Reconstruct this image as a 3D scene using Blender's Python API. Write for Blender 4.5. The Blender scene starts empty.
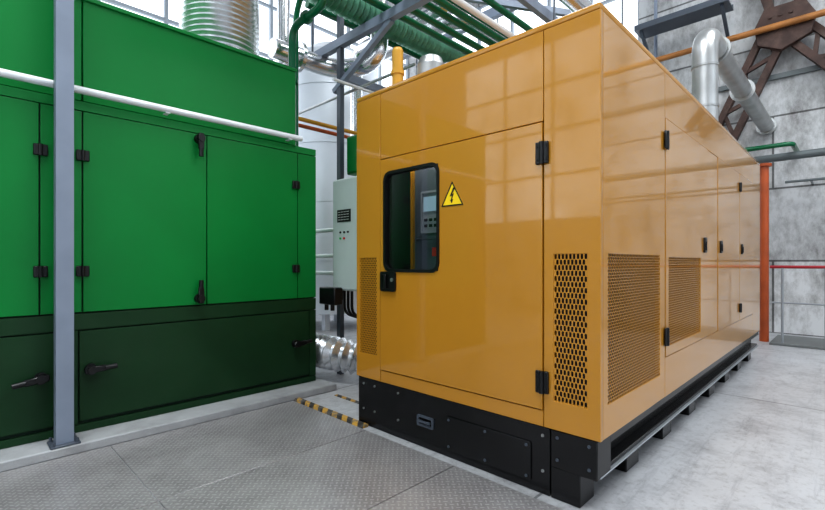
import bpy, bmesh, math
from mathutils import Vector, Matrix
scene=bpy.context.scene
try: scene.view_settings.view_transform='Standard'
except Exception: pass
try: scene.view_settings.look='Medium High Contrast'
except Exception: pass

# ---------------------------------------------------------------- materials
def nt(name):
    m=bpy.data.materials.new(name); m.use_nodes=True
    t=m.node_tree; return m,t,t.nodes['Principled BSDF']
def paint(name,col,rough=0.4,metal=0.0,var=0.06,scale=2.5,bump=0.0,bscale=60,coat=0.0,dirt=0.0,dirtcol=(0.1,0.1,0.1),spec=0.5):
    m,t,b=nt(name)
    tc=t.nodes.new('ShaderNodeTexCoord')
    n=t.nodes.new('ShaderNodeTexNoise'); n.inputs['Scale'].default_value=scale; n.inputs['Detail'].default_value=5
    t.links.new(tc.outputs['Object'],n.inputs['Vector'])
    r=t.nodes.new('ShaderNodeValToRGB')
    r.color_ramp.elements[0].position=0.3; r.color_ramp.elements[1].position=0.7
    r.color_ramp.elements[0].color=tuple(max(0,c*(1-var)) for c in col)+(1,)
    r.color_ramp.elements[1].color=tuple(min(1,c*(1+var)) for c in col)+(1,)
    t.links.new(n.outputs['Fac'],r.inputs['Fac'])
    out=r.outputs['Color']
    if dirt>0:
        n2=t.nodes.new('ShaderNodeTexNoise'); n2.inputs['Scale'].default_value=scale*0.7; n2.inputs['Detail'].default_value=9; n2.inputs['Roughness'].default_value=0.7
        t.links.new(tc.outputs['Object'],n2.inputs['Vector'])
        r2=t.nodes.new('ShaderNodeValToRGB'); r2.color_ramp.elements[0].position=0.5; r2.color_ramp.elements[1].position=0.72
        r2.color_ramp.elements[0].color=(0,0,0,1); r2.color_ramp.elements[1].color=(dirt,dirt,dirt,1)
        t.links.new(n2.outputs['Fac'],r2.inputs['Fac'])
        mx=t.nodes.new('ShaderNodeMixRGB'); mx.inputs['Color2'].default_value=dirtcol+(1,)
        t.links.new(r2.outputs['Color'],mx.inputs['Fac']); t.links.new(out,mx.inputs['Color1']); out=mx.outputs['Color']
    t.links.new(out,b.inputs['Base Color'])
    b.inputs['Roughness'].default_value=rough; b.inputs['Metallic'].default_value=metal
    b.inputs['Specular IOR Level'].default_value=spec
    if coat: b.inputs['Coat Weight'].default_value=coat; b.inputs['Coat Roughness'].default_value=0.04; b.inputs['Coat IOR'].default_value=1.5
    if bump>0:
        n3=t.nodes.new('ShaderNodeTexNoise'); n3.inputs['Scale'].default_value=bscale
        t.links.new(tc.outputs['Object'],n3.inputs['Vector'])
        bp=t.nodes.new('ShaderNodeBump'); bp.inputs['Strength'].default_value=bump; bp.inputs['Distance'].default_value=0.01
        t.links.new(n3.outputs['Fac'],bp.inputs['Height']); t.links.new(bp.outputs['Normal'],b.inputs['Normal'])
        if coat: t.links.new(bp.outputs['Normal'],b.inputs['Coat Normal'])
    return m
def emis(name,col,strength,lo=0.7):
    m,t,b=nt(name)
    n=t.nodes.new('ShaderNodeTexNoise'); n.inputs['Scale'].default_value=0.6; n.inputs['Detail'].default_value=3
    tc=t.nodes.new('ShaderNodeTexCoord'); t.links.new(tc.outputs['Object'],n.inputs['Vector'])
    r=t.nodes.new('ShaderNodeValToRGB'); r.color_ramp.elements[0].position=0.35; r.color_ramp.elements[1].position=0.65
    r.color_ramp.elements[0].color=tuple(c*lo for c in col)+(1,); r.color_ramp.elements[1].color=tuple(col)+(1,)
    t.links.new(n.outputs['Fac'],r.inputs['Fac'])
    t.links.new(r.outputs['Color'],b.inputs['Base Color']); t.links.new(r.outputs['Color'],b.inputs['Emission Color'])
    b.inputs['Emission Strength'].default_value=strength; b.inputs['Roughness'].default_value=0.3
    return m
def glass(name,col):
    m,t,b=nt(name)
    o=t.nodes['Material Output']
    tr=t.nodes.new('ShaderNodeBsdfTransparent'); tr.inputs['Color'].default_value=col+(1,)
    gl=t.nodes.new('ShaderNodeBsdfGlossy'); gl.inputs['Roughness'].default_value=0.02
    mx=t.nodes.new('ShaderNodeMixShader'); mx.inputs[0].default_value=0.05
    t.links.new(tr.outputs[0],mx.inputs[1]); t.links.new(gl.outputs[0],mx.inputs[2])
    t.links.new(mx.outputs[0],o.inputs['Surface'])
    return m

M_yel=paint('yellow_paint',(0.495,0.228,0.022),0.3,0,0.03,1.5,0.014,4,coat=1.0,spec=0.2)
M_yel2=paint('yellow_pipe_paint',(0.58,0.31,0.03),0.45)
M_grn=paint('green_paint',(0.0,0.190,0.036),0.42,0,0.06,1.8,0.03,150,spec=0.3)
M_dgrn=paint('dark_green_paint',(0.010,0.044,0.016),0.42,0,0.15,1.8,0.02,120,dirt=0.2,dirtcol=(0.035,0.06,0.035),spec=0.25)
M_seam=paint('seam_rubber',(0.012,0.010,0.008),0.7)
M_gseam=paint('green_seam',(0.0,0.02,0.008),0.7)
M_blk=paint('black_plastic',(0.007,0.007,0.008),0.35,spec=0.4)
M_base=paint('black_base_paint',(0.007,0.007,0.008),0.25,0,0.3,4,0.02,30,dirt=0.05,dirtcol=(0.1,0.1,0.1),spec=0.4)
M_silver=paint('silver_insulation',(0.74,0.75,0.77),0.2,0.95,0.1,5,0.12,22)
M_galv=paint('galvanised_flexible_duct',(0.72,0.74,0.76),0.26,0.85,0.12,6,0.04,40)
M_exh=paint('brushed_grey_cladding',(0.52,0.53,0.53),0.32,0.85,0.12,6,0.05,25)
M_dsil=paint('dull_silver_pipe',(0.42,0.43,0.43),0.36,0.85,0.15,6)
M_post=paint('blue_grey_steel_paint',(0.22,0.26,0.33),0.45,0.1,0.08,4)
M_dpost=paint('dark_grey_steel_paint',(0.075,0.09,0.115),0.45,0.1,0.08,4)
M_rail=paint('light_grey_rail_paint',(0.30,0.32,0.34),0.45,0.1,0.08,4)
M_plat=paint('platform_grey',(0.16,0.17,0.17),0.6)
M_white=paint('white_pipe_paint',(0.74,0.76,0.78),0.35)
M_gpipe=paint('green_pipe_paint',(0.002,0.125,0.05),0.26)
M_gduct=paint('green_flexible_duct',(0.12,0.31,0.21),0.35,0.3,0.2,10)
M_orange=paint('orange_pipe_paint',(0.42,0.085,0.02),0.45,0,0.15,5)
M_red=paint('red_rail_paint',(0.35,0.015,0.025),0.4)
M_ogrey=paint('grey_pipe_paint',(0.12,0.14,0.145),0.45)
M_brnpipe=paint('brown_pipe_paint',(0.36,0.15,0.04),0.45,0,0.2,5)
M_rust=paint('rusty_brown_steel',(0.065,0.036,0.029),0.6,0.2,0.4,5,0.1,40,dirt=0.5,dirtcol=(0.18,0.12,0.095))
M_cab=paint('pale_grey_cabinet_paint',(0.58,0.65,0.64),0.4)
M_tank=paint('pale_tank_cladding',(0.64,0.68,0.73),0.35,0.3,0.08,1)
M_wht=paint('white_print',(0.8,0.8,0.8),0.5)
M_sign=paint('yellow_sign_vinyl',(0.95,0.66,0.01),0.4)
M_redbtn=paint('red_button',(0.7,0.02,0.02),0.4)
M_gbtn=paint('green_lamp',(0.02,0.4,0.1),0.4)
M_screen=emis('screen_glow',(0.30,0.42,0.48),0.6)
M_inner=paint('interior_panel_grey',(0.10,0.115,0.13),0.4)
M_reflection=paint('window_reflection_grey',(0.07,0.075,0.085),0.5)
M_ctrl=paint('controller_grey',(0.32,0.33,0.34),0.4)
M_win=emis('frosted_window_glass',(0.90,0.95,1.0),1.8,0.60)
M_win2=emis('dim_frosted_window_glass',(0.88,0.94,1.0),1.05,0.4)
M_added_win=emis('added_window_glow',(0.90,0.95,1.0),2.0,0.4)
M_frame=paint('window_frame_grey',(0.34,0.38,0.43),0.5)
M_glass=glass('tinted_door_glass',(0.78,0.81,0.83))
M_curb=paint('curb_concrete',(0.36,0.37,0.38),0.7,0,0.12,5,0.2,60,dirt=0.4,dirtcol=(0.15,0.15,0.15))
M_ceil=paint('ceiling_concrete',(0.6,0.6,0.6),0.8)
M_fill_strip=emis('interior_fill_strip',(1,0.95,0.85),3.0)

def concrete_wall():
    m,t,b=nt('concrete_panel_wall')
    tc=t.nodes.new('ShaderNodeTexCoord')
    mp=t.nodes.new('ShaderNodeMapping'); mp.inputs['Rotation'].default_value=(math.radians(90),0,0)
    t.links.new(tc.outputs['Object'],mp.inputs['Vector'])
    br=t.nodes.new('ShaderNodeTexBrick'); br.offset=0.5
    br.inputs['Color1'].default_value=(0.64,0.65,0.66,1); br.inputs['Color2'].default_value=(0.52,0.53,0.54,1)
    br.inputs['Mortar'].default_value=(0.16,0.16,0.16,1); br.inputs['Scale'].default_value=1.0
    br.inputs['Brick Width'].default_value=6.0; br.inputs['Row Height'].default_value=1.2; br.inputs['Mortar Size'].default_value=0.016
    t.links.new(mp.outputs['Vector'],br.inputs['Vector'])
    n=t.nodes.new('ShaderNodeTexNoise'); n.inputs['Scale'].default_value=1.5; n.inputs['Detail'].default_value=12; n.inputs['Roughness'].default_value=0.75
    mp2=t.nodes.new('ShaderNodeMapping'); mp2.inputs['Scale'].default_value=(1.6,1,0.8)
    t.links.new(tc.outputs['Object'],mp2.inputs['Vector']); t.links.new(mp2.outputs['Vector'],n.inputs['Vector'])
    r=t.nodes.new('ShaderNodeValToRGB'); r.color_ramp.elements[0].position=0.36; r.color_ramp.elements[1].position=0.57
    r.color_ramp.elements[0].color=(0.42,0.405,0.395,1); r.color_ramp.elements[1].color=(1,1,1,1)
    t.links.new(n.outputs['Fac'],r.inputs['Fac'])
    mx=t.nodes.new('ShaderNodeMixRGB'); mx.blend_type='MULTIPLY'; mx.inputs['Fac'].default_value=1
    t.links.new(br.outputs['Color'],mx.inputs['Color1']); t.links.new(r.outputs['Color'],mx.inputs['Color2'])
    t.links.new(mx.outputs['Color'],b.inputs['Base Color']); b.inputs['Roughness'].default_value=0.85
    bp=t.nodes.new('ShaderNodeBump'); bp.inputs['Strength'].default_value=0.4
    t.links.new(n.outputs['Fac'],bp.inputs['Height']); t.links.new(bp.outputs['Normal'],b.inputs['Normal'])
    return m
M_wall=concrete_wall()
def concrete_floor():
    m,t,b=nt('worn_concrete_floor')
    tc=t.nodes.new('ShaderNodeTexCoord')
    def layer(scale,rough,p0,p1,c0,c1,dist=0.0,vec=None):
        n=t.nodes.new('ShaderNodeTexNoise'); n.inputs['Scale'].default_value=scale; n.inputs['Detail'].default_value=12; n.inputs['Roughness'].default_value=rough
        n.inputs['Distortion'].default_value=dist
        t.links.new(vec or tc.outputs['Object'],n.inputs['Vector'])
        r=t.nodes.new('ShaderNodeValToRGB'); r.color_ramp.elements[0].position=p0; r.color_ramp.elements[1].position=p1
        r.color_ramp.elements[0].color=c0+(1,); r.color_ramp.elements[1].color=c1+(1,)
        t.links.new(n.outputs['Fac'],r.inputs['Fac']); return r.outputs['Color'],n
    def mul(a,b2):
        mx=t.nodes.new('ShaderNodeMixRGB'); mx.blend_type='MULTIPLY'; mx.inputs['Fac'].default_value=1
        t.links.new(a,mx.inputs['Color1']); t.links.new(b2,mx.inputs['Color2']); return mx.outputs['Color']
    a,_=layer(0.7,0.6,0.30,0.66,(0.41,0.41,0.425),(0.54,0.55,0.57))
    b1,_=layer(4,0.8,0.40,0.52,(0.78,0.775,0.78),(1,1,1))
    c1,nn=layer(24,0.8,0.38,0.48,(0.76,0.75,0.74),(1,1,1))
    mp=t.nodes.new('ShaderNodeMapping'); mp.inputs['Scale'].default_value=(9,0.8,1); mp.inputs['Rotation'].default_value=(0,0,0.4)
    t.links.new(tc.outputs['Object'],mp.inputs['Vector'])
    d1,_=layer(1.6,0.8,0.36,0.46,(0.78,0.78,0.79),(1,1,1),0,mp.outputs['Vector'])
    br=t.nodes.new('ShaderNodeTexBrick'); br.offset=0.0; br.inputs['Color1'].default_value=(1,1,1,1); br.inputs['Color2'].default_value=(0.9,0.9,0.9,1)
    br.inputs['Mortar'].default_value=(0.35,0.35,0.35,1); br.inputs['Scale'].default_value=1; br.inputs['Brick Width'].default_value=2.3; br.inputs['Row Height'].default_value=2.9; br.inputs['Mortar Size'].default_value=0.008
    t.links.new(tc.outputs['Object'],br.inputs['Vector'])
    t.links.new(mul(mul(mul(mul(a,b1),c1),d1),br.outputs['Color']),b.inputs['Base Color']); b.inputs['Roughness'].default_value=0.38
    bp=t.nodes.new('ShaderNodeBump'); bp.inputs['Strength'].default_value=0.05
    t.links.new(nn.outputs['Fac'],bp.inputs['Height']); t.links.new(bp.outputs['Normal'],b.inputs['Normal'])
    return m
M_floor=concrete_floor()
def tread():
    m,t,b=nt('steel_tread_plate')
    tc=t.nodes.new('ShaderNodeTexCoord')
    mp=t.nodes.new('ShaderNodeMapping'); mp.inputs['Rotation'].default_value=(0,0,math.radians(45)); mp.inputs['Scale'].default_value=(35,35,35)
    t.links.new(tc.outputs['Object'],mp.inputs['Vector'])
    sx=t.nodes.new('ShaderNodeSeparateXYZ'); t.links.new(mp.outputs['Vector'],sx.inputs[0])
    def mth(op,a,bv=None,c=None):
        n=t.nodes.new('ShaderNodeMath'); n.operation=op
        for i,v in enumerate((a,bv,c)):
            if v is None: continue
            if isinstance(v,(int,float)): n.inputs[i].default_value=v
            else: t.links.new(v,n.inputs[i])
        return n.outputs[0]
    X,Y=sx.outputs[0],sx.outputs[1]
    fx=mth('FLOOR',X); fy=mth('FLOOR',Y)
    par=mth('FLOORED_MODULO',mth('ADD',fx,fy),2.0)
    u=mth('SUBTRACT',mth('SUBTRACT',X,fx),0.5); v=mth('SUBTRACT',mth('SUBTRACT',Y,fy),0.5)
    a=mth('ADD',mth('MULTIPLY',u,par),mth('MULTIPLY',v,mth('SUBTRACT',1.0,par)))
    c=mth('ADD',mth('MULTIPLY',v,par),mth('MULTIPLY',u,mth('SUBTRACT',1.0,par)))
    a2=mth('POWER',mth('DIVIDE',mth('ABSOLUTE',a),0.46),2.0); c2=mth('POWER',mth('DIVIDE',mth('ABSOLUTE',c),0.17),2.0)
    d=mth('SUBTRACT',1.0,mth('ADD',a2,c2)); mask=mth('MAXIMUM',mth('MINIMUM',mth('MULTIPLY',d,2.0),1.0),0.0)
    n=t.nodes.new('ShaderNodeTexNoise'); n.inputs['Scale'].default_value=1.6; n.inputs['Detail'].default_value=10; n.inputs['Roughness'].default_value=0.78
    t.links.new(tc.outputs['Object'],n.inputs['Vector'])
    r=t.nodes.new('ShaderNodeValToRGB'); r.color_ramp.elements[0].position=0.32; r.color_ramp.elements[1].position=0.66
    r.color_ramp.elements[0].color=(0.205,0.192,0.194,1); r.color_ramp.elements[1].color=(0.38,0.368,0.372,1)
    t.links.new(n.outputs['Fac'],r.inputs['Fac'])
    mx=t.nodes.new('ShaderNodeMixRGB'); mx.inputs['Color2'].default_value=(0.60,0.59,0.60,1)
    t.links.new(mth('MULTIPLY',mask,0.45),mx.inputs['Fac']); t.links.new(r.outputs['Color'],mx.inputs['Color1'])
    t.links.new(mx.outputs['Color'],b.inputs['Base Color'])
    b.inputs['Roughness'].default_value=0.34; b.inputs['Metallic'].default_value=0.3
    bp=t.nodes.new('ShaderNodeBump'); bp.inputs['Strength'].default_value=0.8; bp.inputs['Distance'].default_value=0.003
    t.links.new(mask,bp.inputs['Height']); t.links.new(bp.outputs['Normal'],b.inputs['Normal'])
    return m
M_tread=tread()
def hazard():
    m,t,b=nt('hazard_stripes')
    tc=t.nodes.new('ShaderNodeTexCoord'); sx=t.nodes.new('ShaderNodeSeparateXYZ'); t.links.new(tc.outputs['Object'],sx.inputs[0])
    ad=t.nodes.new('ShaderNodeMath'); ad.operation='ADD'; t.links.new(sx.outputs[0],ad.inputs[0]); t.links.new(sx.outputs[1],ad.inputs[1])
    ml=t.nodes.new('ShaderNodeMath'); ml.operation='MULTIPLY'; ml.inputs[1].default_value=8.0; t.links.new(ad.outputs[0],ml.inputs[0])
    fr=t.nodes.new('ShaderNodeMath'); fr.operation='FRACT'; t.links.new(ml.outputs[0],fr.inputs[0])
    gt=t.nodes.new('ShaderNodeMath'); gt.operation='GREATER_THAN'; gt.inputs[1].default_value=0.5; t.links.new(fr.outputs[0],gt.inputs[0])
    mx=t.nodes.new('ShaderNodeMixRGB'); mx.inputs['Color1'].default_value=(0.04,0.036,0.033,1); mx.inputs['Color2'].default_value=(0.52,0.30,0.05,1)
    n=t.nodes.new('ShaderNodeTexNoise'); n.inputs['Scale'].default_value=26; n.inputs['Detail'].default_value=6; t.links.new(tc.outputs['Object'],n.inputs['Vector'])
    r=t.nodes.new('ShaderNodeValToRGB'); r.color_ramp.elements[0].position=0.48; r.color_ramp.elements[1].position=0.62
    r.color_ramp.elements[0].color=(0,0,0,1); r.color_ramp.elements[1].color=(0.75,0.75,0.75,1); t.links.new(n.outputs['Fac'],r.inputs['Fac'])
    m2=t.nodes.new('ShaderNodeMixRGB'); m2.inputs['Color2'].default_value=(0.13,0.12,0.11,1)
    t.links.new(gt.outputs[0],mx.inputs['Fac']); t.links.new(mx.outputs['Color'],m2.inputs['Color1']); t.links.new(r.outputs['Color'],m2.inputs['Fac'])
    t.links.new(m2.outputs['Color'],b.inputs['Base Color']); b.inputs['Roughness'].default_value=0.6
    return m
M_haz=hazard()

# ---------------------------------------------------------------- geometry helpers
WL={}
def bm_piece(bm):
    bm.verts.index_update()
    p=([v.co.copy() for v in bm.verts],[[v.index for v in f.verts] for f in bm.faces]); bm.free(); return p
def pbox(x0,x1,y0,y1,z0,z1,bev=0.0,seg=1):
    bm=bmesh.new(); bmesh.ops.create_cube(bm,size=1)
    for v in bm.verts:
        v.co=Vector((x0+(v.co.x+.5)*(x1-x0),y0+(v.co.y+.5)*(y1-y0),z0+(v.co.z+.5)*(z1-z0)))
    if bev>0: bmesh.ops.bevel(bm,geom=bm.edges[:],offset=bev,segments=seg,affect='EDGES',profile=0.5)
    return bm_piece(bm)
def pbar(a,b,w,h,up=(0,0,1),bev=0.0):
    a=Vector(a);b=Vector(b);d=(b-a);L=d.length;d.normalize();up=Vector(up)
    s=d.cross(up).normalized(); u=s.cross(d)
    V,F=pbox(-w/2,w/2,-h/2,h/2,0,L,bev)
    return ([a+s*v.x+u*v.y+d*v.z for v in V],F)
def fillet(pts,r,n=6):
    pts=[Vector(p) for p in pts]
    if r<=0 or len(pts)<3: return pts
    out=[pts[0]]
    for i in range(1,len(pts)-1):
        p=pts[i]; a=(pts[i-1]-p); b=(pts[i+1]-p); rr=min(r,a.length*.49,b.length*.49)
        p0=p+a.normalized()*rr; p1=p+b.normalized()*rr
        for k in range(n+1):
            t=k/n; out.append(p0*(1-t)**2+p*2*t*(1-t)+p1*t*t)
    out.append(pts[-1]); return out
def sweep(path,radii,n=14,cap=True):
    path=[Vector(p) for p in path]; V=[];F=[]
    t0=(path[1]-path[0]).normalized()
    ref=Vector((0,0,1)) if abs(t0.z)<0.9 else Vector((1,0,0))
    s=t0.cross(ref).normalized()
    for i,p in enumerate(path):
        if i==0: t=(path[1]-p).normalized()
        elif i==len(path)-1: t=(p-path[i-1]).normalized()
        else: t=((path[i+1]-p).normalized()+(p-path[i-1]).normalized()).normalized()
        s=(s-t*s.dot(t)).normalized(); u=t.cross(s)
        for k in range(n):
            a=2*math.pi*k/n; V.append(p+(s*math.cos(a)+u*math.sin(a))*radii[i])
    for i in range(len(path)-1):
        for k in range(n):
            F.append([i*n+k,i*n+(k+1)%n,(i+1)*n+(k+1)%n,(i+1)*n+k])
    if cap:
        F.append(list(range(n))[::-1]); F.append([ (len(path)-1)*n+k for k in range(n)])
    return (V,F)
def ptube(pts,r,fil=0.0,n=14):
    p=fillet(pts,fil); return sweep(p,[r]*len(p),n)
def pcyl(a,b,r,n=20,r2=None):
    return sweep([a,b],[r,r if r2 is None else r2],n)
def pcorr(pts,r,amp,pitch,fil=0.0,n=28):
    p=fillet(pts,fil,8)
    L=[0]
    for i in range(1,len(p)): L.append(L[-1]+(p[i]-p[i-1]).length)
    N=max(4,int(L[-1]/pitch*4)); path=[];rad=[]
    j=0
    for k in range(N+1):
        s=L[-1]*k/N
        while j<len(L)-2 and L[j+1]<s: j+=1
        f=(s-L[j])/max(1e-6,L[j+1]-L[j]); path.append(p[j].lerp(p[j+1],min(1,f)))
        rad.append(r+amp*math.sin(k*math.pi/2))
    return sweep(path,rad,n)
def rrect(u0,u1,v0,v1,r,n=5):
    if r<=0: return [(u0,v0),(u1,v0),(u1,v1),(u0,v1)]
    out=[]
    for cx,cy,a0 in ((u1-r,v0+r,-90),(u1-r,v1-r,0),(u0+r,v1-r,90),(u0+r,v0+r,180)):
        for k in range(n+1):
            a=math.radians(a0+90*k/n); out.append((cx+r*math.cos(a),cy+r*math.sin(a)))
    return out
def mapuv(plane,pos,thick,co):
    u,v,w=co
    if plane=='Y': return Vector((u,pos+thick/2+w,v))
    if plane=='X': return Vector((pos-thick/2-w,u,v))
    return Vector((u,v,pos-thick/2+w))
def pring(outer,inner,thick,plane,pos):
    n=len(outer); V=[]; F=[]
    for w in (-thick/2,thick/2):
        for lp in (outer,inner):
            V+= [mapuv(plane,pos,thick,(a,b,w)) for a,b in lp]
    for k in range(n):
        k2=(k+1)%n
        F.append([k,k2,n+k2,n+k]); F.append([2*n+k,3*n+k,3*n+k2,2*n+k2])
        F.append([k,2*n+k,2*n+k2,k2]); F.append([n+k,n+k2,3*n+k2,3*n+k])
    return (V,F)
def pplate(outer,holes,thick,plane,pos,bev=0.0):
    cu=bpy.data.curves.new('t','CURVE'); cu.dimensions='2D'; cu.fill_mode='BOTH'
    cu.extrude=max(1e-5,thick/2-bev); cu.bevel_depth=bev; cu.bevel_resolution=1
    if bev: cu.offset=-bev
    for loop in [outer]+list(holes):
        s=cu.splines.new('POLY'); s.points.add(len(loop)-1)
        for i,(a,b) in enumerate(loop): s.points[i].co=(a,b,0,1)
        s.use_cyclic_u=True
    ob=bpy.data.objects.new('t',cu); scene.collection.objects.link(ob)
    dg=bpy.context.evaluated_depsgraph_get(); dg.update()
    me=bpy.data.meshes.new_from_object(ob.evaluated_get(dg))
    V=[mapuv(plane,pos,thick,v.co) for v in me.vertices]; F=[list(p.vertices) for p in me.polygons]
    bpy.data.objects.remove(ob); bpy.data.curves.remove(cu); bpy.data.meshes.remove(me)
    return (V,F)
def pgrille(u0,u1,v0,v1,nu,nv,hu,hv,thick,plane,pos,sq=1.0):
    V=[];F=[]
    du=(u1-u0)/nu; dv=(v1-v0)/nv
    def add(p): V.append(mapuv(plane,pos,0,p)); return len(V)-1
    for j in range(nv):
        a=v0+j*dv; b=a+dv; off=0 if j%2==0 else du/2; cnt=nu if j%2==0 else nu-1
        if off:
            for (l,r) in ((u0,u0+off),(u1-off,u1)):
                F.append([add((l,a,0)),add((r,a,0)),add((r,b,0)),add((l,b,0))])
        for i in range(cnt):
            l=u0+off+i*du; r=l+du; cx=(l+r)/2; cy=(a+b)/2
            O=[add(q+(0,)) for q in ((l,a),(cx,a),(r,a),(r,cy),(r,b),(cx,b),(l,b),(l,cy))]
            I=[];J=[]
            for k in range(8):
                an=math.radians(-135+45*k); f=sq if k%2==0 else 1.0
                x=cx+hu*f*math.cos(an); y=cy+hv*f*math.sin(an)
                I.append(add((x,y,0))); J.append(add((x,y,thick)))
            for k in range(8):
                k2=(k+1)%8
                F.append([O[k],O[k2],I[k2],I[k]]); F.append([I[k],I[k2],J[k2],J[k]])
    return (V,F)

def setp(ob,name,label=None,category=None,group=None,kind=None):
    if label: ob['label']=label
    if category: ob['category']=category
    if group: ob['group']=group
    if kind: ob['kind']=kind
def mk(name,pieces,mat,parent=None,label=None,category=None,group=None,kind=None,origin=None,smooth=True):
    if isinstance(pieces,tuple): pieces=[pieces]
    V=[];F=[]
    for pc in pieces:
        o=len(V); V+= [Vector(v) for v in pc[0]]
        for f in pc[1]: F.append([i+o for i in f])
    mn=Vector((min(v.x for v in V),min(v.y for v in V),min(v.z for v in V)))
    mx=Vector((max(v.x for v in V),max(v.y for v in V),max(v.z for v in V)))
    c=Vector(origin) if origin else (mn+mx)/2
    if not origin and parent is None: c.z=mn.z
    me=bpy.data.meshes.new(name); me.from_pydata([v-c for v in V],[],F)
    me.materials.append(mat)
    bm=bmesh.new(); bm.from_mesh(me); bmesh.ops.recalc_face_normals(bm,faces=bm.faces[:])
    if smooth:
        for f in bm.faces: f.smooth=True
        for e in bm.edges:
            if len(e.link_faces)==2:
                if e.calc_face_angle(0)>math.radians(38): e.smooth=False
            else: e.smooth=False
    bm.to_mesh(me); bm.free(); me.update()
    ob=bpy.data.objects.new(name,me); scene.collection.objects.link(ob)
    WL[ob.name]=c
    if parent is not None:
        ob.parent=parent; ob.location=c-WL[parent.name]
    else: ob.location=c
    setp(ob,name,label,category,group,kind)
    return ob
def root(name,loc,label,category,group=None):
    e=bpy.data.objects.new(name,None); e.empty_display_size=0.2; scene.collection.objects.link(e)
    e.location=loc; WL[e.name]=Vector(loc); setp(e,name,label,category,group); return e

# ---------------------------------------------------------------- room
YB=9.6; XL=-9.0; XR=7.0; YF=-6.0; ZC=9.0; WX=-3.1
mk('floor',pbox(XL-.3,XR,YF,YB+.3,-0.2,0),M_floor,kind='structure',label='worn light grey concrete floor')
mk('ceiling',pbox(XL-.3,XR+.3,YF,YB+.3,ZC,ZC+.2),M_ceil,kind='structure')
mk('wall_back',[pbox(WX,XR,YB,YB+.3,0,ZC),pbox(XL,WX,YB,YB+.3,0,0.9),pbox(XL,WX,YB,YB+.3,7.8,ZC)],M_wall,kind='structure',label='stained concrete panel wall')
mk('wall_left',[pbox(XL-.3,XL,YF,YB+.3,0,1.3),pbox(XL-.3,XL,YF,YB+.3,7.8,ZC),pbox(XL-.3,XL,YF,-3.5,1.3,7.8),pbox(XL-.3,XL,YB-.5,YB+.3,1.3,7.8)],M_wall,kind='structure')
mk('wall_right',[pbox(XR,XR+.3,YF,YB+.3,0,2.0),pbox(XR,XR+.3,YF,YB+.3,6.6,ZC),pbox(XR,XR+.3,YF,-4,2.0,6.6),pbox(XR,XR+.3,YB-1,YB+.3,2.0,6.6),pbox(XR,XR+.3,1.6,2.4,2.0,6.6),pbox(XR,XR+.3,5.6,6.2,2.0,6.6)],M_wall,kind='structure')
mk('wall_front',[pbox(XL,XR,YF-.3,YF,0,2.2),pbox(XL,XR,YF-.3,YF,6.6,ZC),pbox(XL,-8,YF-.3,YF,2.2,6.6),pbox(-3.2,-2.2,YF-.3,YF,2.2,6.6),pbox(5.5,XR,YF-.3,YF,2.2,6.6)],M_wall,kind='structure')
mk('window_1',pbox(XL,WX,YB+.12,YB+.16,0.9,7.8),M_win,kind='structure',label='added glowing window for reflections')
mk('window_2',pbox(XL-.2,XL-.16,-3.5,YB-.5,1.3,7.8),M_win,kind='structure',label='added glowing window for reflections')
mk('window_3',pbox(XR+.16,XR+.2,-4,YB-1,2.0,6.6),M_win2,kind='structure',label='added glowing window for reflections')
mk('added_window_4',pbox(-8,5.5,YF-.2,YF-.16,2.2,6.6),M_added_win,kind='structure',label='added glowing window for reflections')  # added out of view, glows so the yellow paint has reflections
def grid_y(x0,x1,z0,z1,y,dx,dz):
    b=[];x=x0
    while x<=x1+.01: b.append(pbox(x-.03,x+.03,y-.04,y+.04,z0,z1)); x+=dx
    z=z0
    while z<=z1+.01: b.append(pbox(x0,x1,y-.03,y+.03,z-.03,z+.03)); z+=dz
    return b
def grid_x(y0,y1,z0,z1,x,dy,dz):
    b=[];y=y0
    while y<=y1+.01: b.append(pbox(x-.04,x+.04,y-.03,y+.03,z0,z1)); y+=dy
    z=z0
    while z<=z1+.01: b.append(pbox(x-.03,x+.03,y0,y1,z-.03,z+.03)); z+=dz
    return b
mk('trim_1',grid_y(XL,WX,0.9,7.8,YB+.08,.983,1.15),M_frame,kind='structure',label='grey steel mullions of added window')
mk('trim_2',grid_x(-3.5,YB-.5,1.3,7.8,XL-.1,1.05,1.083),M_frame,kind='structure',label='grey steel mullions of added window')
mk('trim_4',grid_x(-4,YB-1,2.0,6.6,XR+.1,1.4,1.15),M_frame,kind='structure',label='grey steel mullions of added window')
mk('trim_5',grid_y(-8,5.5,2.2,6.6,YF-.1,1.35,1.1),M_frame,kind='structure',label='grey steel mullions of added window')
mk('trim_3',pbox(-5.4,-3.42,-1.2,2.5,0,0.06,0.008),M_curb,kind='structure',label='low concrete plinth curb')

xs=[-3.415,-2.45,-1.66,-0.86]; ys=[-2.1,-0.7,0.72,2.042]
for i in range(3):
    for j in range(3):
        mk('floor_plate',pbox(xs[i]+.0025,xs[i+1]-.0025,ys[j]+.0025,ys[j+1]-.0025,0,0.006,0.002),M_tread,label='worn grey steel tread plate set in floor',category='floor plate',group='steel tread plates on the floor')
mk('hazard_edge_strip',([(-3.415,2.044,0),(-2.50,2.044,0),(-2.50,2.100,0),(-3.415,2.100,0),(-3.415,2.06,.02),(-2.50,2.06,.02),(-2.50,2.100,.02),(-3.415,2.100,.02)],
   [[0,1,5,4],[4,5,6,7],[2,3,7,6],[1,2,6,5],[3,0,4,7],[0,3,2,1]]),M_haz,label='worn black and yellow striped ramp edge beside generator',category='hazard strip',smooth=False)
mk('hazard_edge_strip',pbox(-3.3,-2.75,2.38,2.42,0,0.006,0.002),M_haz,label='worn black and yellow striped strip on concrete floor',category='hazard strip')

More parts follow.
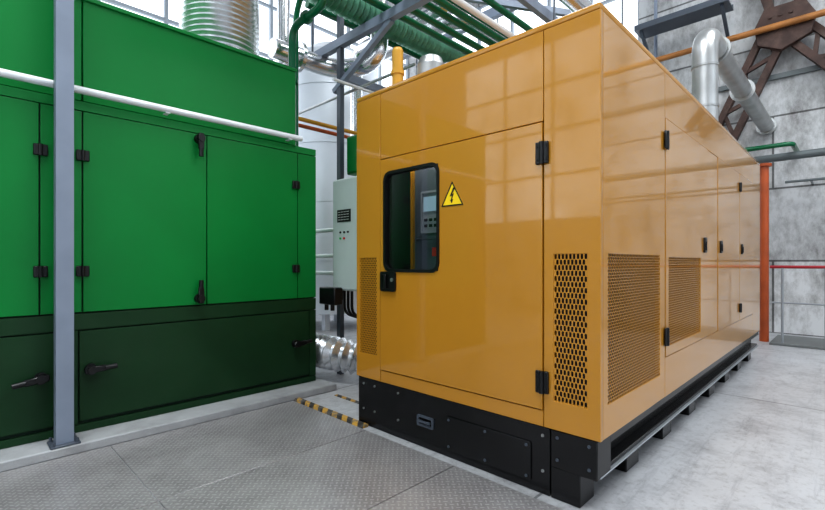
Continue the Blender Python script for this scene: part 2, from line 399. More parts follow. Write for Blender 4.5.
# ---------------------------------------------------------------- yellow generator
X0,X1,Y0,Y1=-2.635,-0.8455,2.102,6.92; ZB,ZT=0.347,2.385
G=root('generator_enclosure',((X0+X1)/2,(Y0+Y1)/2,0),'large yellow steel generator enclosure on black skid base','generator')
win=(-2.318,-1.835,1.125,1.785)
t=0.03
core=[pbox(X0+t,win[0],Y0+t,Y0+2*t,ZB,ZT-.03),pbox(win[1],X1-t,Y0+t,Y0+2*t,ZB,ZT-.03),
      pbox(win[0],win[1],Y0+t,Y0+2*t,ZB,win[2]),pbox(win[0],win[1],Y0+t,Y0+2*t,win[3],ZT-.03),
      pbox(X0+t,X1-t,Y1-2*t,Y1-t,ZB,ZT-.03),
      pbox(X0+t,X0+2*t,Y0+2*t,Y1-2*t,ZB,ZT-.03),pbox(X1-2*t,X1-t,Y0+2*t,Y1-2*t,ZB,ZT-.03),
      pbox(X0+t,X1-t,Y0+t,Y1-t,ZB-.01,ZB+.02)]
mk('body',core,M_seam,G,label='dark inner shell of enclosure')
mk('reflection_panel',[pbox(X0+2*t+.002,X0+2*t+.02,Y0+2*t+.02,Y0+.9,0.9,2.1),pbox(X0+2*t+.02,-1.5,Y0+.9,Y0+.92,0.9,2.1)],M_reflection,G,label='dark grey sheets imitating a reflection in the window')  # grey sheets stand in for the dim reflection on the glass
mk('roof',[pbox(X0,X1,Y0,Y1,ZT-.032,ZT,0.008,2)],M_yel,G)
def fp(name,x0,x1,z0,z1,proud=0,holes=(),parent=G,**kw):
    return mk(name,pplate(rrect(x0,x1,z0,z1,0),holes,t+proud-.001,'Y',Y0-proud,0.003),M_yel,parent,**kw)
gl=(-2.600,-2.412,0.52,1.21); gr=(-1.078,-0.906,0.49,1.22)
R4=lambda g:rrect(g[0],g[1],g[2],g[3],0)
fp('front_panel',X0,-2.374,ZB,ZT-.034,holes=[R4(gl)])
fp('front_panel',-2.370,-1.134,1.894,ZT-.034)
fp('front_panel',-1.130,X1,ZB,ZT-.034,holes=[R4(gr)])
fp('front_panel',-2.370,-1.134,ZB,0.427)
D=mk('door',pplate(rrect(-2.367,-1.137,0.433,1.888,0),[R4(win)],t+.004,'Y',Y0-.005,0.003),M_yel,G,label='yellow access door with window')
mk('window_corner_fill',pring(rrect(win[0]-.001,win[1]+.001,win[2]-.001,win[3]+.001,0.0005,8),rrect(win[0]+.006,win[1]-.006,win[2]+.006,win[3]-.006,0.05,8),0.03,'Y',Y0-.004),M_blk,D,label='black window frame')
mk('window_gasket',pring(rrect(win[0]-.012,win[1]+.012,win[2]-.012,win[3]+.012,0.065,8),rrect(win[0]+.008,win[1]-.008,win[2]+.008,win[3]-.008,0.05,8),0.016,'Y',Y0-.013),M_blk,D,label='black rubber window gasket')
mk('window_pane',pbox(win[0]+.004,win[1]-.004,Y0+.012,Y0+.014,win[2]+.004,win[3]-.004),M_glass,D,label='tinted glass pane',smooth=False)
H=mk('handle',[pring(rrect(-2.355,-2.205,0.98,1.115,0.018),rrect(-2.335,-2.262,1.0,1.095,0.01),0.016,'Y',Y0-.020),
    pplate(rrect(-2.337,-2.26,0.998,1.097,0.01),[],0.004,'Y',Y0-.010),
    pbar((-2.30,Y0-.028,1.0),(-2.30,Y0-.028,1.095),0.03,0.012,(0,1,0),0.003)],M_blk,D,label='black recessed paddle latch')
mk('lock_cylinder',[pcyl((-2.232,Y0-.026,1.06),(-2.232,Y0-.018,1.06),0.013)],M_dsil,H,label='small metal lock cylinder')
def hingeY(parent,x,z,h=0.112,w=0.07):
    return mk('hinge',[pbox(x-w/2,x-.010,Y0-.018,Y0-.0045,z-h/2,z+h/2,0.004),pbox(x+.010,x+w/2,Y0-.018,Y0-.0015,z-h/2,z+h/2,0.004),
        pcyl((x,Y0-.017,z-h/2),(x,Y0-.017,z+h/2),0.012)]+[pcyl((x+sx*w*.34,Y0-.022,z+sz*h*.3),(x+sx*w*.34,Y0-.017,z+sz*h*.3),0.006,8) for sx in(-1,1) for sz in(-1,1)],M_blk,parent,label='black door hinge')
hingeY(D,-1.135,1.73); hingeY(D,-1.135,0.575)
cx,cz,s=-1.722,1.588,0.172
hh=s*math.sqrt(3)/2
g=(cx,cz-hh/2+hh/3)
def tri(sc):
    pts=[(cx-s/2,cz-hh/2),(cx+s/2,cz-hh/2),(cx,cz+hh/2)]
    return [(g[0]+(p[0]-g[0])*sc,g[1]+(p[1]-g[1])*sc) for p in pts]
S=mk('warning_sign',pplate(tri(1.0),[],0.0015,'Y',Y0-.0062),M_sign,D,label='yellow triangle sign with black lightning bolt')
mk('sign_border',pring(tri(1.0),tri(0.84),0.0010,'Y',Y0-.0072),M_blk,S)
bolt=[(0.010,0.066),(-0.022,0.004),(-0.003,0.010),(-0.012,-0.022),(-0.020,-0.018),(-0.003,-0.044),(0.010,-0.012),(-0.001,-0.016),(0.016,0.026),(-0.002,0.018),(0.026,0.058)]
bolt=[(g[0]+a*0.85,g[1]+b*0.85+.004) for a,b in bolt]
mk('lightning_bolt',pplate(bolt,[],0.0010,'Y',Y0-.0072),M_blk,S)
def grille(plane,gg,pos,nu,nv,hu,hv,sq=1.0):
    mk('vent_grille',pgrille(gg[0],gg[1],gg[2],gg[3],nu,nv,hu,hv,0.003,plane,pos,sq),M_yel,G,label='yellow perforated ventilation grille',smooth=False)
grille('Y',gr,Y0+.003,9,27,0.0064,0.0124,1.27); grille('Y',gl,Y0+.003,11,44,0.0063,0.0063,1.2)
def sp(name,y0,y1,z0,z1,proud=0,holes=(),parent=G,r=0,**kw):
    return mk(name,pplate(rrect(y0,y1,z0,z1,r),holes,t+proud-.001,'X',X1+proud,0.003),M_yel,parent,**kw)
g1=(2.191,2.987,0.50,1.22); g2=(3.149,3.959,0.655,1.21)
YS=Y0+t+.002
sp('side_panel',YS,3.085,ZB,ZT-.034,holes=[R4(g1)])
zd0,zd1=0.595,2.067
sp('side_panel',3.089,6.35,zd1+.004,ZT-.034); sp('side_panel',3.089,6.35,ZB,zd0-.004)
sp('side_panel',6.354,Y1,ZB,ZT-.034)
doors=[(3.092,4.18),(4.19,4.555),(4.565,5.55),(5.56,6.345)]
SD=[]
for i,(a,b) in enumerate(doors):
    if i==1: sp('side_panel',a,b,zd0,zd1); SD.append(None); continue
    SD.append(sp('side_door',a,b,zd0,zd1,proud=0.004,holes=[R4(g2)] if i==0 else [],label='yellow side access door'))
grille('X',g1,X1-.003,36,48,0.0100,0.0067,1.22); grille('X',g2,X1-.001,36,37,0.0102,0.0067,1.22)
def hingeX(parent,y,z,h=0.11,w=0.07):
    mk('hinge',[pbox(X1+.0045,X1+.016,y-w/2,y-.01,z-h/2,z+h/2,0.004),pbox(X1+.0045,X1+.016,y+.01,y+w/2,z-h/2,z+h/2,0.004),pcyl((X1+.014,y,z-h/2),(X1+.014,y,z+h/2),0.010)],M_blk,parent,label='black door hinge')
hingeX(SD[0],3.09,1.93); hingeX(SD[0],3.09,0.72)
hingeX(SD[2],5.55,1.93,.09,.06); hingeX(SD[2],5.55,0.72,.09,.06)
def latchX(parent,y,z,k=0.8):
    mk('handle',[pring(rrect(y-.04*k,y+.04*k,z-.065*k,z+.065*k,0.012),rrect(y-.025*k,y+.025*k,z-.045*k,z+.03*k,0.006),0.012,'X',X1+.016),
      pplate(rrect(y-.03*k,y+.03*k,z-.05*k,z+.04*k,0.008),[],0.004,'X',X1+.009),pbox(X1+.014,X1+.022,y-.010,y+.010,z-.045*k,z+.03*k,0.003)],M_blk,parent,label='black recessed latch')
latchX(SD[0],4.08,1.31,.9); latchX(SD[2],4.66,1.31); latchX(SD[3],5.66,1.31)
mk('side_panel',pbox(X0,X0+t,Y0+t+.002,Y1-t-.002,ZB,ZT-.034,0.003),M_yel,G)
mk('rear_panel',pbox(X0,X1,Y1-t,Y1,ZB,ZT-.034,0.003),M_yel,G)
mk('skid_base',[pbox(X0+.01,-1.103,Y0+.010,Y0+.16,0.0,ZB-.002,0.004),pbox(-1.097,-0.862,Y0+.006,Y0+.17,0.155,ZB-.002,0.005),pbox(-1.097,-0.945,Y0+.008,Y0+.17,0.0,0.16,0.004),
    pbox(-1.05,-0.930,Y0+.1,Y1-.02,0.185,ZB-.05,0.005),pbox(-1.10,-0.862,Y0+.16,Y1,ZB-.052,ZB-.002,0.003),pbox(-1.08,-0.872,Y0+.16,Y1-.02,0.165,0.186,0.004),
    pbox(X0+.02,X0+.2,Y0+.16,Y1-.02,0.0,ZB-.012,0.005),pbox(X0+.2,-1.05,Y1-.16,Y1-.02,0.05,ZB-.012)],M_base,G,label='glossy black steel skid base')
mk('base_highlight',pbox(-0.9,-0.858,Y0+.04,Y1,0.156,0.164,0.002),M_rail,G,label='light grey strip imitating a highlight along base')  # light grey strip stands in for the highlight on the black base
yy=2.65
while yy<6.7:
    mk('foot',[pbox(-1.12,-0.92,yy,yy+.2,0,0.144,0.006),pbox(-1.14,-0.88,yy-.03,yy+.23,0.13,0.160,0.004)],M_base,G,label='black steel skid foot'); yy+=0.66
mk('access_cover',pplate(rrect(-1.78,-1.205,0.05,0.25,0.01),[],0.008,'Y',Y0+.001,0.002),M_base,G,label='black bolted cover plate')
for bx in (-1.755,-1.49,-1.23):
    for bz in (0.07,0.23): mk('bolt',pcyl((bx,Y0-.004,bz),(bx,Y0+.002,bz),0.008,8),M_dpost,G)
for bx in (-2.56,-2.44,-2.2,-1.14):
    for bz in (.30,.12): mk('bolt',pcyl((bx,Y0+.003,bz),(bx,Y0+.011,bz),0.008,8),M_dsil,G)
for bx in (-1.06,-0.90):
    for bz in (.31,.20): mk('bolt',pcyl((bx,Y0+.0,bz),(bx,Y0+.008,bz),0.008,8),M_dpost,G)
mk('handle',[pring(rrect(-2.02,-1.88,0.135,0.205,0.012),rrect(-2.005,-1.895,0.148,0.192,0.008),0.012,'Y',Y0-.001),pbar((-2.0,Y0-.008,0.17),(-1.9,Y0-.008,0.17),0.012,0.012)],M_dpost,G,label='dark recessed pull handle')
CP=mk('control_panel',[pbox(-2.27,-1.55,Y0+.24,Y0+.28,0.95,2.0),pbox(-2.25,-1.6,Y0+.22,Y0+.24,1.34,1.36)],M_inner,G,label='dark grey instrument panel behind the door window')
mk('panel_edge',[pbox(-2.295,-2.272,Y0+.22,Y0+.30,0.95,2.0)],M_yel,CP,label='yellow edge of interior frame')
mk('controller',[pring(rrect(-2.18,-2.00,1.38,1.67,0.012),rrect(-2.165,-2.015,1.395,1.655,0.006),0.034,'Y',Y0+.205),pbox(-2.17,-2.01,Y0+.215,Y0+.239,1.39,1.66)],M_ctrl,CP,label='grey framed controller unit')
mk('display',[pbox(-2.155,-2.03,Y0+.209,Y0+.216,1.53,1.63)],M_screen,CP,label='controller display')
for i in range(3):
    for j in range(2): mk('key',pbox(-2.15+.045*i,-2.125+.045*i,Y0+.209,Y0+.216,1.42+.04*j,1.44+.04*j),M_blk,CP)
mk('red_label',[pbox(-2.10,-2.02,Y0+.235,Y0+.241,1.22,1.28)],M_redbtn,CP,label='red label plate')
mk('interior_fill_strip',[pbox(-2.4,-1.7,Y0+.07,Y0+.10,2.05,2.08)],M_fill_strip,G,label='added glowing strip to brighten enclosure interior')  # added glowing strip, brightens the panel seen through the door window
mk('roof_vent',[pcyl((-2.35,2.6,ZT),(-2.35,2.6,ZT+.26),0.055),pcyl((-2.35,2.6,ZT+.20),(-2.35,2.6,ZT+.30),0.11,28),pcyl((-2.35,2.6,ZT+.30),(-2.35,2.6,ZT+.36),0.11,28,0.085),pcyl((-2.35,2.6,ZT+.36),(-2.35,2.6,ZT+.39),0.085,28,0.03)],M_dsil,G,label='grey domed breather cap on roof')
mk('filler_pipe',[pcyl((-2.53,2.42,ZT),(-2.53,2.42,2.80),0.044,20),pcyl((-2.53,2.42,2.62),(-2.53,2.42,2.65),0.052,20),pcyl((-2.53,2.42,2.80),(-2.53,2.42,2.825),0.044,20,0.034)],M_yel2,G,label='short thick yellow vent pipe')

E=root('exhaust_pipe',(-1.08,5.3,ZT),'dull silver clad exhaust pipe rising from generator roof to wall','exhaust pipe')
mk('riser',[ptube([(-1.08,5.25,ZT+.002),(-1.08,5.25,3.44),(-1.08,5.7,3.44)],0.113,0.22,24)],M_exh,E)
for z0 in (2.7,3.1): mk('collar',[pcyl((-1.08,5.25,z0),(-1.08,5.25,z0+.02),0.120,24)],M_dsil,E)
mk('horizontal_run',[pcyl((-1.08,5.7,3.44),(-1.08,YB-.01,3.44),0.105,20)],M_dsil,E)
for y0 in (5.72,7.3,YB-.1): mk('flange',[pcyl((-1.08,y0,3.44),(-1.08,y0+.03,3.44),0.14,24)],M_dsil,E)

# ---------------------------------------------------------------- green cabinet
XF=-3.65; gy0=-1.0; gy1=2.424
C=root('green_equipment_cabinet',(-4.4,0.7,0.06),'large green steel equipment cabinet with dark green plinth panels','cabinet')
mk('body',[pbox(-5.2,XF-.022,gy0,gy1-.02,0.06,2.235)],M_gseam,C)
mk('side_panel',[pbox(-5.2,XF-.022,gy1-.02,gy1,0.84,2.24,0.003)],M_grn,C)
mk('side_panel',[pbox(-5.2,XF-.022,gy1-.02,gy1,0.06,0.837,0.003)],M_dgrn,C)
def gp(name,y0,y1,z0,z1,mat=M_grn,proud=0,r=0,**kw):
    return mk(name,pplate(rrect(y0,y1,z0,z1,r),[],0.021+proud,'X',XF+proud,0.003),mat,kw.pop('parent',C),**kw)
gp('top_rail',gy0,gy1,2.178,2.238)
d0=gp('door',gy0+.3,0.392,0.85,2.172,proud=.004,label='green cabinet door')
gp('front_panel',0.400,0.612,0.85,2.172)
d1=gp('door',0.620,1.413,0.85,2.172,proud=.004,label='green cabinet door')
d2=gp('door',1.421,2.222,0.85,2.172,proud=.004,label='green cabinet door')
gp('front_panel',2.230,gy1,0.85,2.172)
gp('middle_rail',gy0,gy1,0.735,0.840,M_dgrn)
p1=gp('lower_panel',gy0+.3,0.47,0.135,0.725,M_dgrn,proud=.004,label='dark green lower panel')
gp('lower_strip',0.478,0.592,0.115,0.73,M_dgrn)
p2=gp('lower_panel',0.600,2.345,0.135,0.725,M_dgrn,proud=.004,label='dark green lower panel')
gp('lower_strip',2.353,gy1,0.115,0.73,M_dgrn)
gp('bottom_rail',gy0,gy1,0.062,0.110,M_dgrn)
mk('upper_housing',[pbox(-5.2,XF-.02,gy0,0.616,2.245,2.94,0.004),pbox(-5.2,XF-.02,0.622,2.221,2.245,2.94,0.004),pbox(-5.2,XF-.005,gy0,2.225,2.915,2.945,0.004)],M_grn,C,label='green upper housing')
def ghinge(parent,y,z):
    mk('hinge',[pbox(XF+.0045,XF+.022,y-.036,y-.008,z-.035,z+.035,0.004),pbox(XF+.0015,XF+.022,y+.008,y+.036,z-.035,z+.035,0.004),pcyl((XF+.02,y,z-.035),(XF+.02,y,z+.035),0.012)],M_blk,parent,label='black hinge')
for z in (1.88,1.12):
    ghinge(d0,0.40,z); ghinge(d1,0.616,z); ghinge(d2,2.205,z)
def lever(parent,y,z,dy,dz):
    d=Vector((0,dy,dz)).normalized(); c=Vector((XF+.004,y,z)); o=Vector((.052,0,0))
    mk('handle',[pcyl(c,c+Vector((.035,0,0)),0.036),pcyl(c+Vector((.035,0,0)),c+Vector((.07,0,0)),0.026),
      pbar(c+o-d*.04,c+o+d*.085,0.042,0.022,(1,0,0),0.006),
      pcyl(c+o+d*.075,c+o+d*.14,0.017,12)],M_blk,parent,label='black lever latch')
lever(d1,1.355,2.13,0,-1); lever(d1,1.355,0.90,0,1)
lever(p2,2.20,0.44,1,0.1); lever(p2,0.66,0.47,1,0.05); lever(p1,0.40,0.455,-1,-0.15)
mk('white_pipe',[ptube([(-3.59,gy0,2.292),(-3.59,2.23,2.292)],0.024)]+[pbox(-3.645,-3.575,yy,yy+.03,2.262,2.268) for yy in (0.0,1.1,2.1)],M_white,label='thin white pipe running along front of green cabinet',category='pipe')
PX,PY=-3.5,0.497
P=root('steel_column',(PX,PY,0.06),'blue-grey painted steel channel column beside green cabinet','column')
mk('shaft',[pbox(PX-.045,PX+.035,PY-.045,PY-.037,0.068,ZC),pbox(PX-.045,PX+.035,PY+.037,PY+.045,0.068,ZC),pbox(PX+.027,PX+.037,PY-.045,PY+.045,0.068,ZC),pbox(PX-.045,PX-.037,PY-.045,PY+.045,0.068,ZC)],M_post,P)
mk('base_plate',[pbox(PX-.075,PX+.075,PY-.075,PY+.075,0.06,0.072,0.003)]+[pcyl((PX+a*.058,PY+b*.058,.07),(PX+a*.058,PY+b*.058,.095),0.009,8) for a in(-1,1) for b in(-1,1)],M_dpost,P)

Dd=root('ventilation_duct',(-4.12,1.72,2.946),'large ribbed galvanised duct rising from green cabinet top','duct')
mk('duct_body',pcorr([(-4.12,1.72,2.96),(-4.12,1.72,8.98)],0.325,0.009,0.046,n=48),M_galv,Dd)
mk('duct_collar',pcyl((-4.12,1.72,2.948),(-4.12,1.72,3.0),0.345,48),M_galv,Dd)

def pipe(name,pts,r,mat,label,fil=0.12,cat='pipe',group=None,n=14,flanges=(),clips=()):
    pcs=[ptube(pts,r,fil,n)]
    for f,ax in flanges:
        f=Vector(f); a=Vector(ax)*0.02; pcs.append(pcyl(f-a,f+a,r*1.6,18))
    for a,b in clips: pcs.append(pbar(a,b,0.03,0.02,(1,0,0)))
    return mk(name,pcs,mat,label=label,category=cat,group=group)
mk('flexible_duct',pcorr([(-3.50,1.2,3.68),(-3.50,9.5,3.68)],0.135,0.015,0.065,n=24),M_gduct,label='pale green ribbed flexible duct running overhead',category='duct')
for xx,zz in ((-3.18,3.575),(-3.02,3.575),(-2.86,3.575),(-3.0,3.90),(-2.70,3.86),(-2.74,3.575)):
    pipe('overhead_pipe',[(xx,1.2,zz),(xx,9.5,zz)],0.034,M_gpipe,'green painted overhead pipe on steel rack',group='green overhead pipes')
pipe('overhead_pipe',[(-2.62,1.2,3.58),(-2.62,9.5,3.58)],0.03,M_white,'thin white overhead pipe on steel rack')
for xx in (-4.08,-3.95):
    pipe('overhead_pipe',[(xx,2.6,3.86),(xx,9.5,3.86)],0.04,M_gpipe,'green painted overhead pipe above cabinet gap',group='green overhead pipes')
pipe('green_pipe',[(-3.85,2.29,2.245),(-3.85,2.29,3.42),(-3.3,2.29,3.42),(-3.3,2.29,4.6)],0.036,M_gpipe,'green pipe with bend rising beside cabinet',flanges=[((-3.85,2.29,2.9),(0,0,1)),((-3.6,2.29,3.42),(1,0,0))],fil=.16)
pipe('green_pipe',[(-4.0,2.42,2.245),(-4.0,2.42,3.65),(-3.75,2.42,4.0),(-3.75,2.42,6.0)],0.028,M_gpipe,'thin green riser pipe with offset bend')
pipe('green_pipe',[(-3.3,4.2,2.7),(-3.3,4.2,3.3),(-3.3,9.4,3.3)],0.035,M_gpipe,'green pipe bending under steel rack',fil=.15)
pipe('insulated_pipe',[(-4.25,2.3,3.36),(-4.25,3.1,3.36),(-3.74,3.3,3.36),(-3.74,3.3,6.0)],0.10,M_silver,'silver insulated pipe with elbow',fil=0.28,n=24,flanges=[((-4.25,2.6,3.36),(0,1,0))])
pipe('insulated_pipe',[(-4.55,2.6,3.0),(-4.55,2.6,6.0)],0.07,M_silver,'narrow silver insulated riser pipe',n=18)
pipe('insulated_pipe',[(-5.3,4.6,4.35),(-3.6,4.6,4.35),(-3.6,7.5,4.35),(-3.6,9.5,4.35)],0.12,M_silver,'silver insulated pipe bending overhead',n=20,fil=.4)
pipe('insulated_pipe',[(-2.1,4.0,3.9),(-2.1,9.5,3.9)],0.09,M_silver,'straight silver insulated pipe overhead',n=18)
pipe('insulated_pipe',[(-4.9,3.9,2.55),(-4.9,3.9,4.05),(-3.2,3.9,4.05),(-3.2,3.9,5.5)],0.085,M_silver,'silver insulated pipe with two elbows behind rack',n=20,fil=.25)
pipe('insulated_pipe',[(-3.10,3.6,2.9),(-3.10,3.6,3.25),(-3.10,9.4,3.25)],0.06,M_silver,'slim silver insulated pipe below rack',n=18,fil=.2)
pipe('yellow_pipe',[(-4.2,2.225,2.69),(-4.2,9.4,2.69)],0.022,M_yel2,'thin yellow pipe along cabinet line')
pipe('red_pipe',[(-4.2,2.225,2.62),(-4.2,9.4,2.62)],0.02,M_orange,'thin orange-red pipe along cabinet line')
pipe('yellow_pipe',[(-3.3,2.7,3.95),(-3.3,9.4,3.95)],0.022,M_yel2,'thin yellow pipe high on steel rack')
pipe('thin_conduit',[(-3.62,2.6,2.95),(-3.62,9.4,2.95)],0.015,M_white,'thin white conduit below pipe rack')
pipe('thin_conduit',[(-5.0,3.0,3.0),(-2.9,3.0,3.0)],0.015,M_dsil,'thin grey conduit crossing pipe rack')
R=root('pipe_rack',(-3.9,2.89,0),'blue-grey steel pipe rack with posts and cross beams','pipe rack')
def beam(a,b,w=0.07,h=0.09,par=R,mat=M_post,name='beam'):
    return mk(name,[pbar(a,b,w,h)],mat,par)
mk('post',[pbox(-3.93,-3.87,2.87,2.92,0,3.8)],M_dpost,R)
for yy in (2.89,4.6,6.6):
    beam((-4.35,yy,3.485),(-2.3,yy,3.485))
    mk('hanger',[pcyl((-2.35,yy,3.5),(-2.35,yy,ZC),0.012,8)],M_dpost,R); mk('hanger',[pcyl((-4.42,yy,3.5),(-4.42,yy,ZC),0.012,8)],M_dpost,R)
beam((-4.0,2.89,3.0),(-3.1,2.89,3.44),0.05,0.05,name='brace')
beam((-3.9,2.9,3.15),(-3.9,9.4,3.15),0.06,0.08)
beam((-2.45,1.0,3.9),(-2.45,9.5,3.9),0.06,0.1)
beam((-4.6,3.7,4.15),(-2.0,3.7,4.15),0.06,0.1)
beam((-5.6,5.4,4.7),(-2.0,5.4,4.7),0.08,0.14); beam((-4.9,2.9,4.5),(-4.9,9.4,4.5),0.08,0.12)
beam((-3.6,3.3,4.15),(-2.45,5.2,4.15),0.05,0.07,name='brace'); beam((-4.35,4.6,3.44),(-3.9,4.6,2.9),0.05,0.05,name='brace')
K=root('control_cabinet',(-3.43,2.85,0.9),'pale grey electrical control cabinet mounted on post','electrical cabinet')
mk('body',[pbox(-3.765,-3.1,2.71,2.855,0.90,2.0,0.006)],M_cab,K)
KD=mk('door',[pbox(-3.75,-3.115,2.69,2.708,0.915,1.985,0.004)],M_cab,K)
NP=mk('label_plate',[pbox(-3.67,-3.46,2.684,2.691,1.57,1.69)],M_blk,KD,label='small black plate with rows of white marks')
for i in range(4):
    for zz in (1.59,1.615,1.64,1.665): mk('plate_print',pbox(-3.655+.045*i,-3.62+.045*i,2.682,2.685,zz,zz+.005),M_wht,NP)
for i in range(1,4): mk('indicator_lamp',[pcyl((-3.68+.06*i,2.68,1.47),(-3.68+.06*i,2.69,1.47),0.010,12)],M_blk,KD)
mk('indicator_lamp',[pcyl((-3.56,2.68,1.41),(-3.56,2.69,1.41),0.011,12)],M_redbtn,KD)
mk('indicator_lamp',[pcyl((-3.62,2.68,1.41),(-3.62,2.69,1.41),0.011,12)],M_gbtn,KD)
mk('cable_entry_box',[pbox(-3.86,-3.60,2.60,2.70,0.76,0.93,0.008),pbox(-3.80,-3.70,2.70,2.78,0.80,0.91),pcyl((-3.80,2.65,0.70),(-3.80,2.65,0.76),0.02),pcyl((-3.70,2.65,0.70),(-3.70,2.65,0.76),0.02)],M_blk,K,label='small black cable entry box')
for i in range(3):
    xx=-3.73+.06*i
    mk('cable',[ptube([(xx,2.82,0.899),(xx,2.82,0.66),(xx,3.05,0.58),(xx,3.05,0.0)],0.015,0.08,8)],M_blk,label='black cable dropping below control cabinet',category='cable',group='black cables below cabinet')
mk('junction_box',[pbox(-3.85,-3.3,2.94,3.1,2.10,2.5,0.008),pbox(-3.83,-3.32,2.925,2.94,2.12,2.48,0.004)],M_grn,label='green steel box behind control cabinet',category='electrical box')
mk('flexible_duct',pcorr([(-5.6,2.66,0.20),(-4.3,2.66,0.26),(-3.62,2.66,0.28),(-3.36,2.92,0.20),(-3.28,3.6,0.175)],0.148,0.020,0.075,0.35,n=32),M_galv,label='silver ribbed flexible duct bending low along floor',category='duct')
mk('storage_tank',[pcyl((-7,5,0.3),(-7,5,4.8),0.85,48),pcyl((-7,5,4.8),(-7,5,5.1),0.85,48,0.4)]+[pcyl((-7,5,z0),(-7,5,z0+.05),0.865,48) for z0 in (1.2,2.2,3.2,4.2)]+[pbox(-7.5,-7.4,4.5,4.6,0,.35),pbox(-6.6,-6.5,4.5,4.6,0,.35),pbox(-7.5,-7.4,5.4,5.5,0,.35),pbox(-6.6,-6.5,5.4,5.5,0,.35)],M_tank,label='pale clad vertical storage tank on short legs',category='tank')
for zz in (1.05,1.25,1.55):
    pipe('white_pipe',[(-4.9,3.1,zz),(-4.3,3.1,zz),(-4.3,3.5,zz),(-4.3,9.3,zz)],0.025,M_white,'thin white pipe behind control cabinet')

# ---------------------------------------------------------------- back zone by concrete wall
pipe('brown_pipe',[(-3.05,9.2,4.93),(5,9.2,4.93)],0.05,M_brnpipe,'long orange-brown pipe along concrete wall')
pipe('grey_pipe',[(-1.4,9.0,2.80),(5,9.0,2.80)],0.06,M_ogrey,'dark grey pipe along concrete wall')
pipe('thin_pipe',[(-0.8,9.1,2.42),(5,9.1,2.42)],0.02,M_ogrey,'thin dark pipe along concrete wall',clips=[((x,9.1,2.42),(x,9.6,2.42)) for x in (-.5,1,3)])
pipe('teal_pipe',[(-1.9,8.7,2.93),(-0.68,8.7,2.93),(-0.68,9.6,2.93)],0.035,M_gpipe,'green pipe with bend into wall',fil=0.1)
pipe('orange_standpipe',[(-0.99,8.5,0),(-0.99,8.5,2.64)],0.058,M_orange,'orange-red vertical standpipe beside handrail',flanges=[((-0.99,8.5,2.62),(0,0,1))])
HR=root('handrail',(1,8.3,0.05),'red topped steel handrail at concrete wall','handrail')
mk('top_rail',ptube([(-0.9,8.3,1.11),(5,8.3,1.11)],0.022),M_red,HR)
mk('middle_rail',ptube([(-0.88,8.3,0.6),(5,8.3,0.6)],0.012),M_rail,HR)
for xx in (-0.76,-0.30,0.6,1.6,2.6): mk('post',ptube([(xx,8.3,0.03),(xx,8.3,1.1)],0.016),M_rail,HR)
mk('kick_platform',[pbox(-0.9,5,8.2,9.2,0,0.03,0.005)],M_plat,label='low grey steel grating platform along wall',category='platform')
T=root('wall_truss',(-0.84,9.35,3.2),'rusty brown steel bracing truss fixed on concrete wall','steel truss')
def lattice(a,b,gap,parent):
    a=Vector(a);b=Vector(b);d=(b-a).normalized();s=d.cross(Vector((0,1,0))).normalized()
    pcs=[pbar(a+s*gap/2,b+s*gap/2,0.10,0.12,(0,1,0)),pbar(a-s*gap/2,b-s*gap/2,0.10,0.12,(0,1,0))]
    L=(b-a).length; n=max(3,int(L/.30))
    for i in range(n):
        q=a+d*(L*i/n); q2=a+d*(L*(i+1)/n); sg=1 if i%2 else -1
        pcs.append(pbar(q+s*gap/2*sg,q2-s*gap/2*sg,0.06,0.06,(0,1,0)))
    mk('leg',pcs,M_rust,parent)
lattice((-0.95,9.4,4.92),(-1.78,9.4,3.05),0.31,T); lattice((-0.73,9.4,4.92),(0.40,9.4,3.5),0.30,T)
mk('gusset_plate',[pplate([(-1.17,4.72),(-.86,4.56),(-.50,4.72),(-.44,5.0),(-.58,5.28),(-1.08,5.28),(-1.21,5.0)],[],.10,'Y',9.26,.01)]+[pcyl((-1.06+.13*i,9.24,4.90),(-1.06+.13*i,9.28,4.90),0.026,10) for i in range(4)]+[pcyl((-1.0+.13*i,9.24,5.12),(-1.0+.13*i,9.28,5.12),0.026,10) for i in range(3)],M_rust,T)
mk('upper_beam',[pbar((-.97,9.42,5.1),(-1.35,9.42,6.6),.13,.12,(0,1,0)),pbar((-.70,9.42,5.1),(-.35,9.42,6.6),.13,.12,(0,1,0))],M_rust,T)
CT=root('cable_tray',(-1.8,9.1,5.4),'dark grey cable tray fixed high on wall','cable tray')
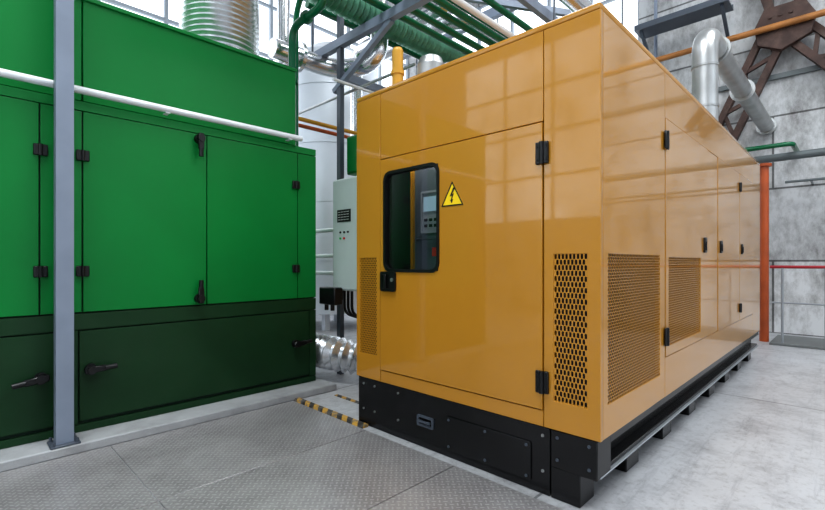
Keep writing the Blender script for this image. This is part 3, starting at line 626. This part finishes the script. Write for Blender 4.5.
mk('tray',[pbox(-2.95,-1.5,8.9,9.3,5.45,5.48),pbox(-2.95,-1.5,8.88,8.9,5.45,5.55),pbox(-2.95,-1.5,9.3,9.32,5.45,5.55)],M_dpost,CT)
mk('bracket',[pbar((-2.85,8.95,5.44),(-2.85,9.56,5.0),0.05,0.05)],M_dpost,CT); mk('bracket',[pbar((-1.6,8.95,5.44),(-1.6,9.56,5.0),0.05,0.05)],M_dpost,CT)
pipe('blue_pipe',[(-2.75,9.45,4.0),(-2.75,9.45,6.5)],0.03,M_post,'thin blue-grey vertical conduit on wall')
mk('wall_slot',[pbox(-2.4,2.2,9.54,9.598,4.2,4.28)],M_ogrey,label='dark steel channel on concrete wall',category='channel')

# ---------------------------------------------------------------- lights
w=bpy.data.worlds.new('W'); scene.world=w; w.use_nodes=True
w.node_tree.nodes['Background'].inputs['Color'].default_value=(0.88,0.94,1.0,1); w.node_tree.nodes['Background'].inputs['Strength'].default_value=0.75
def area(name,loc,size,en,rot=(0,0,0),col=(1,1,1),kind='structure',parent=None):
    l=bpy.data.lights.new('area','AREA'); l.shape='RECTANGLE'; l.size=size[0]; l.size_y=size[1]; l.energy=en; l.color=col
    o=bpy.data.objects.new(name,l); o.location=loc; o.rotation_euler=rot; scene.collection.objects.link(o); o['kind']=kind
area('ceiling_fill',(-1.2,-0.6,8.7),(4,3),500,col=(0.93,0.97,1))  # added overhead fill, no fixtures, keeps the hall lit
area('ceiling_fill',(2.8,5.0,8.7),(4,4),520,col=(0.93,0.97,1))
area('interior_fill_light',(-2.05,Y0+.085,2.045),(0.7,0.03),3.5,rot=(math.radians(25),0,0),col=(1,0.97,0.92))  # added fill inside the enclosure, paired with the glowing strip

cam=bpy.data.cameras.new('Camera'); co=bpy.data.objects.new('Camera',cam); scene.collection.objects.link(co)
co.location=(0,0,1.18); co.rotation_euler=(math.radians(90),0,math.radians(44.4))
cam.sensor_width=36; cam.lens=454/825*36; cam.shift_y=7/825; cam.clip_start=0.05
scene.camera=co
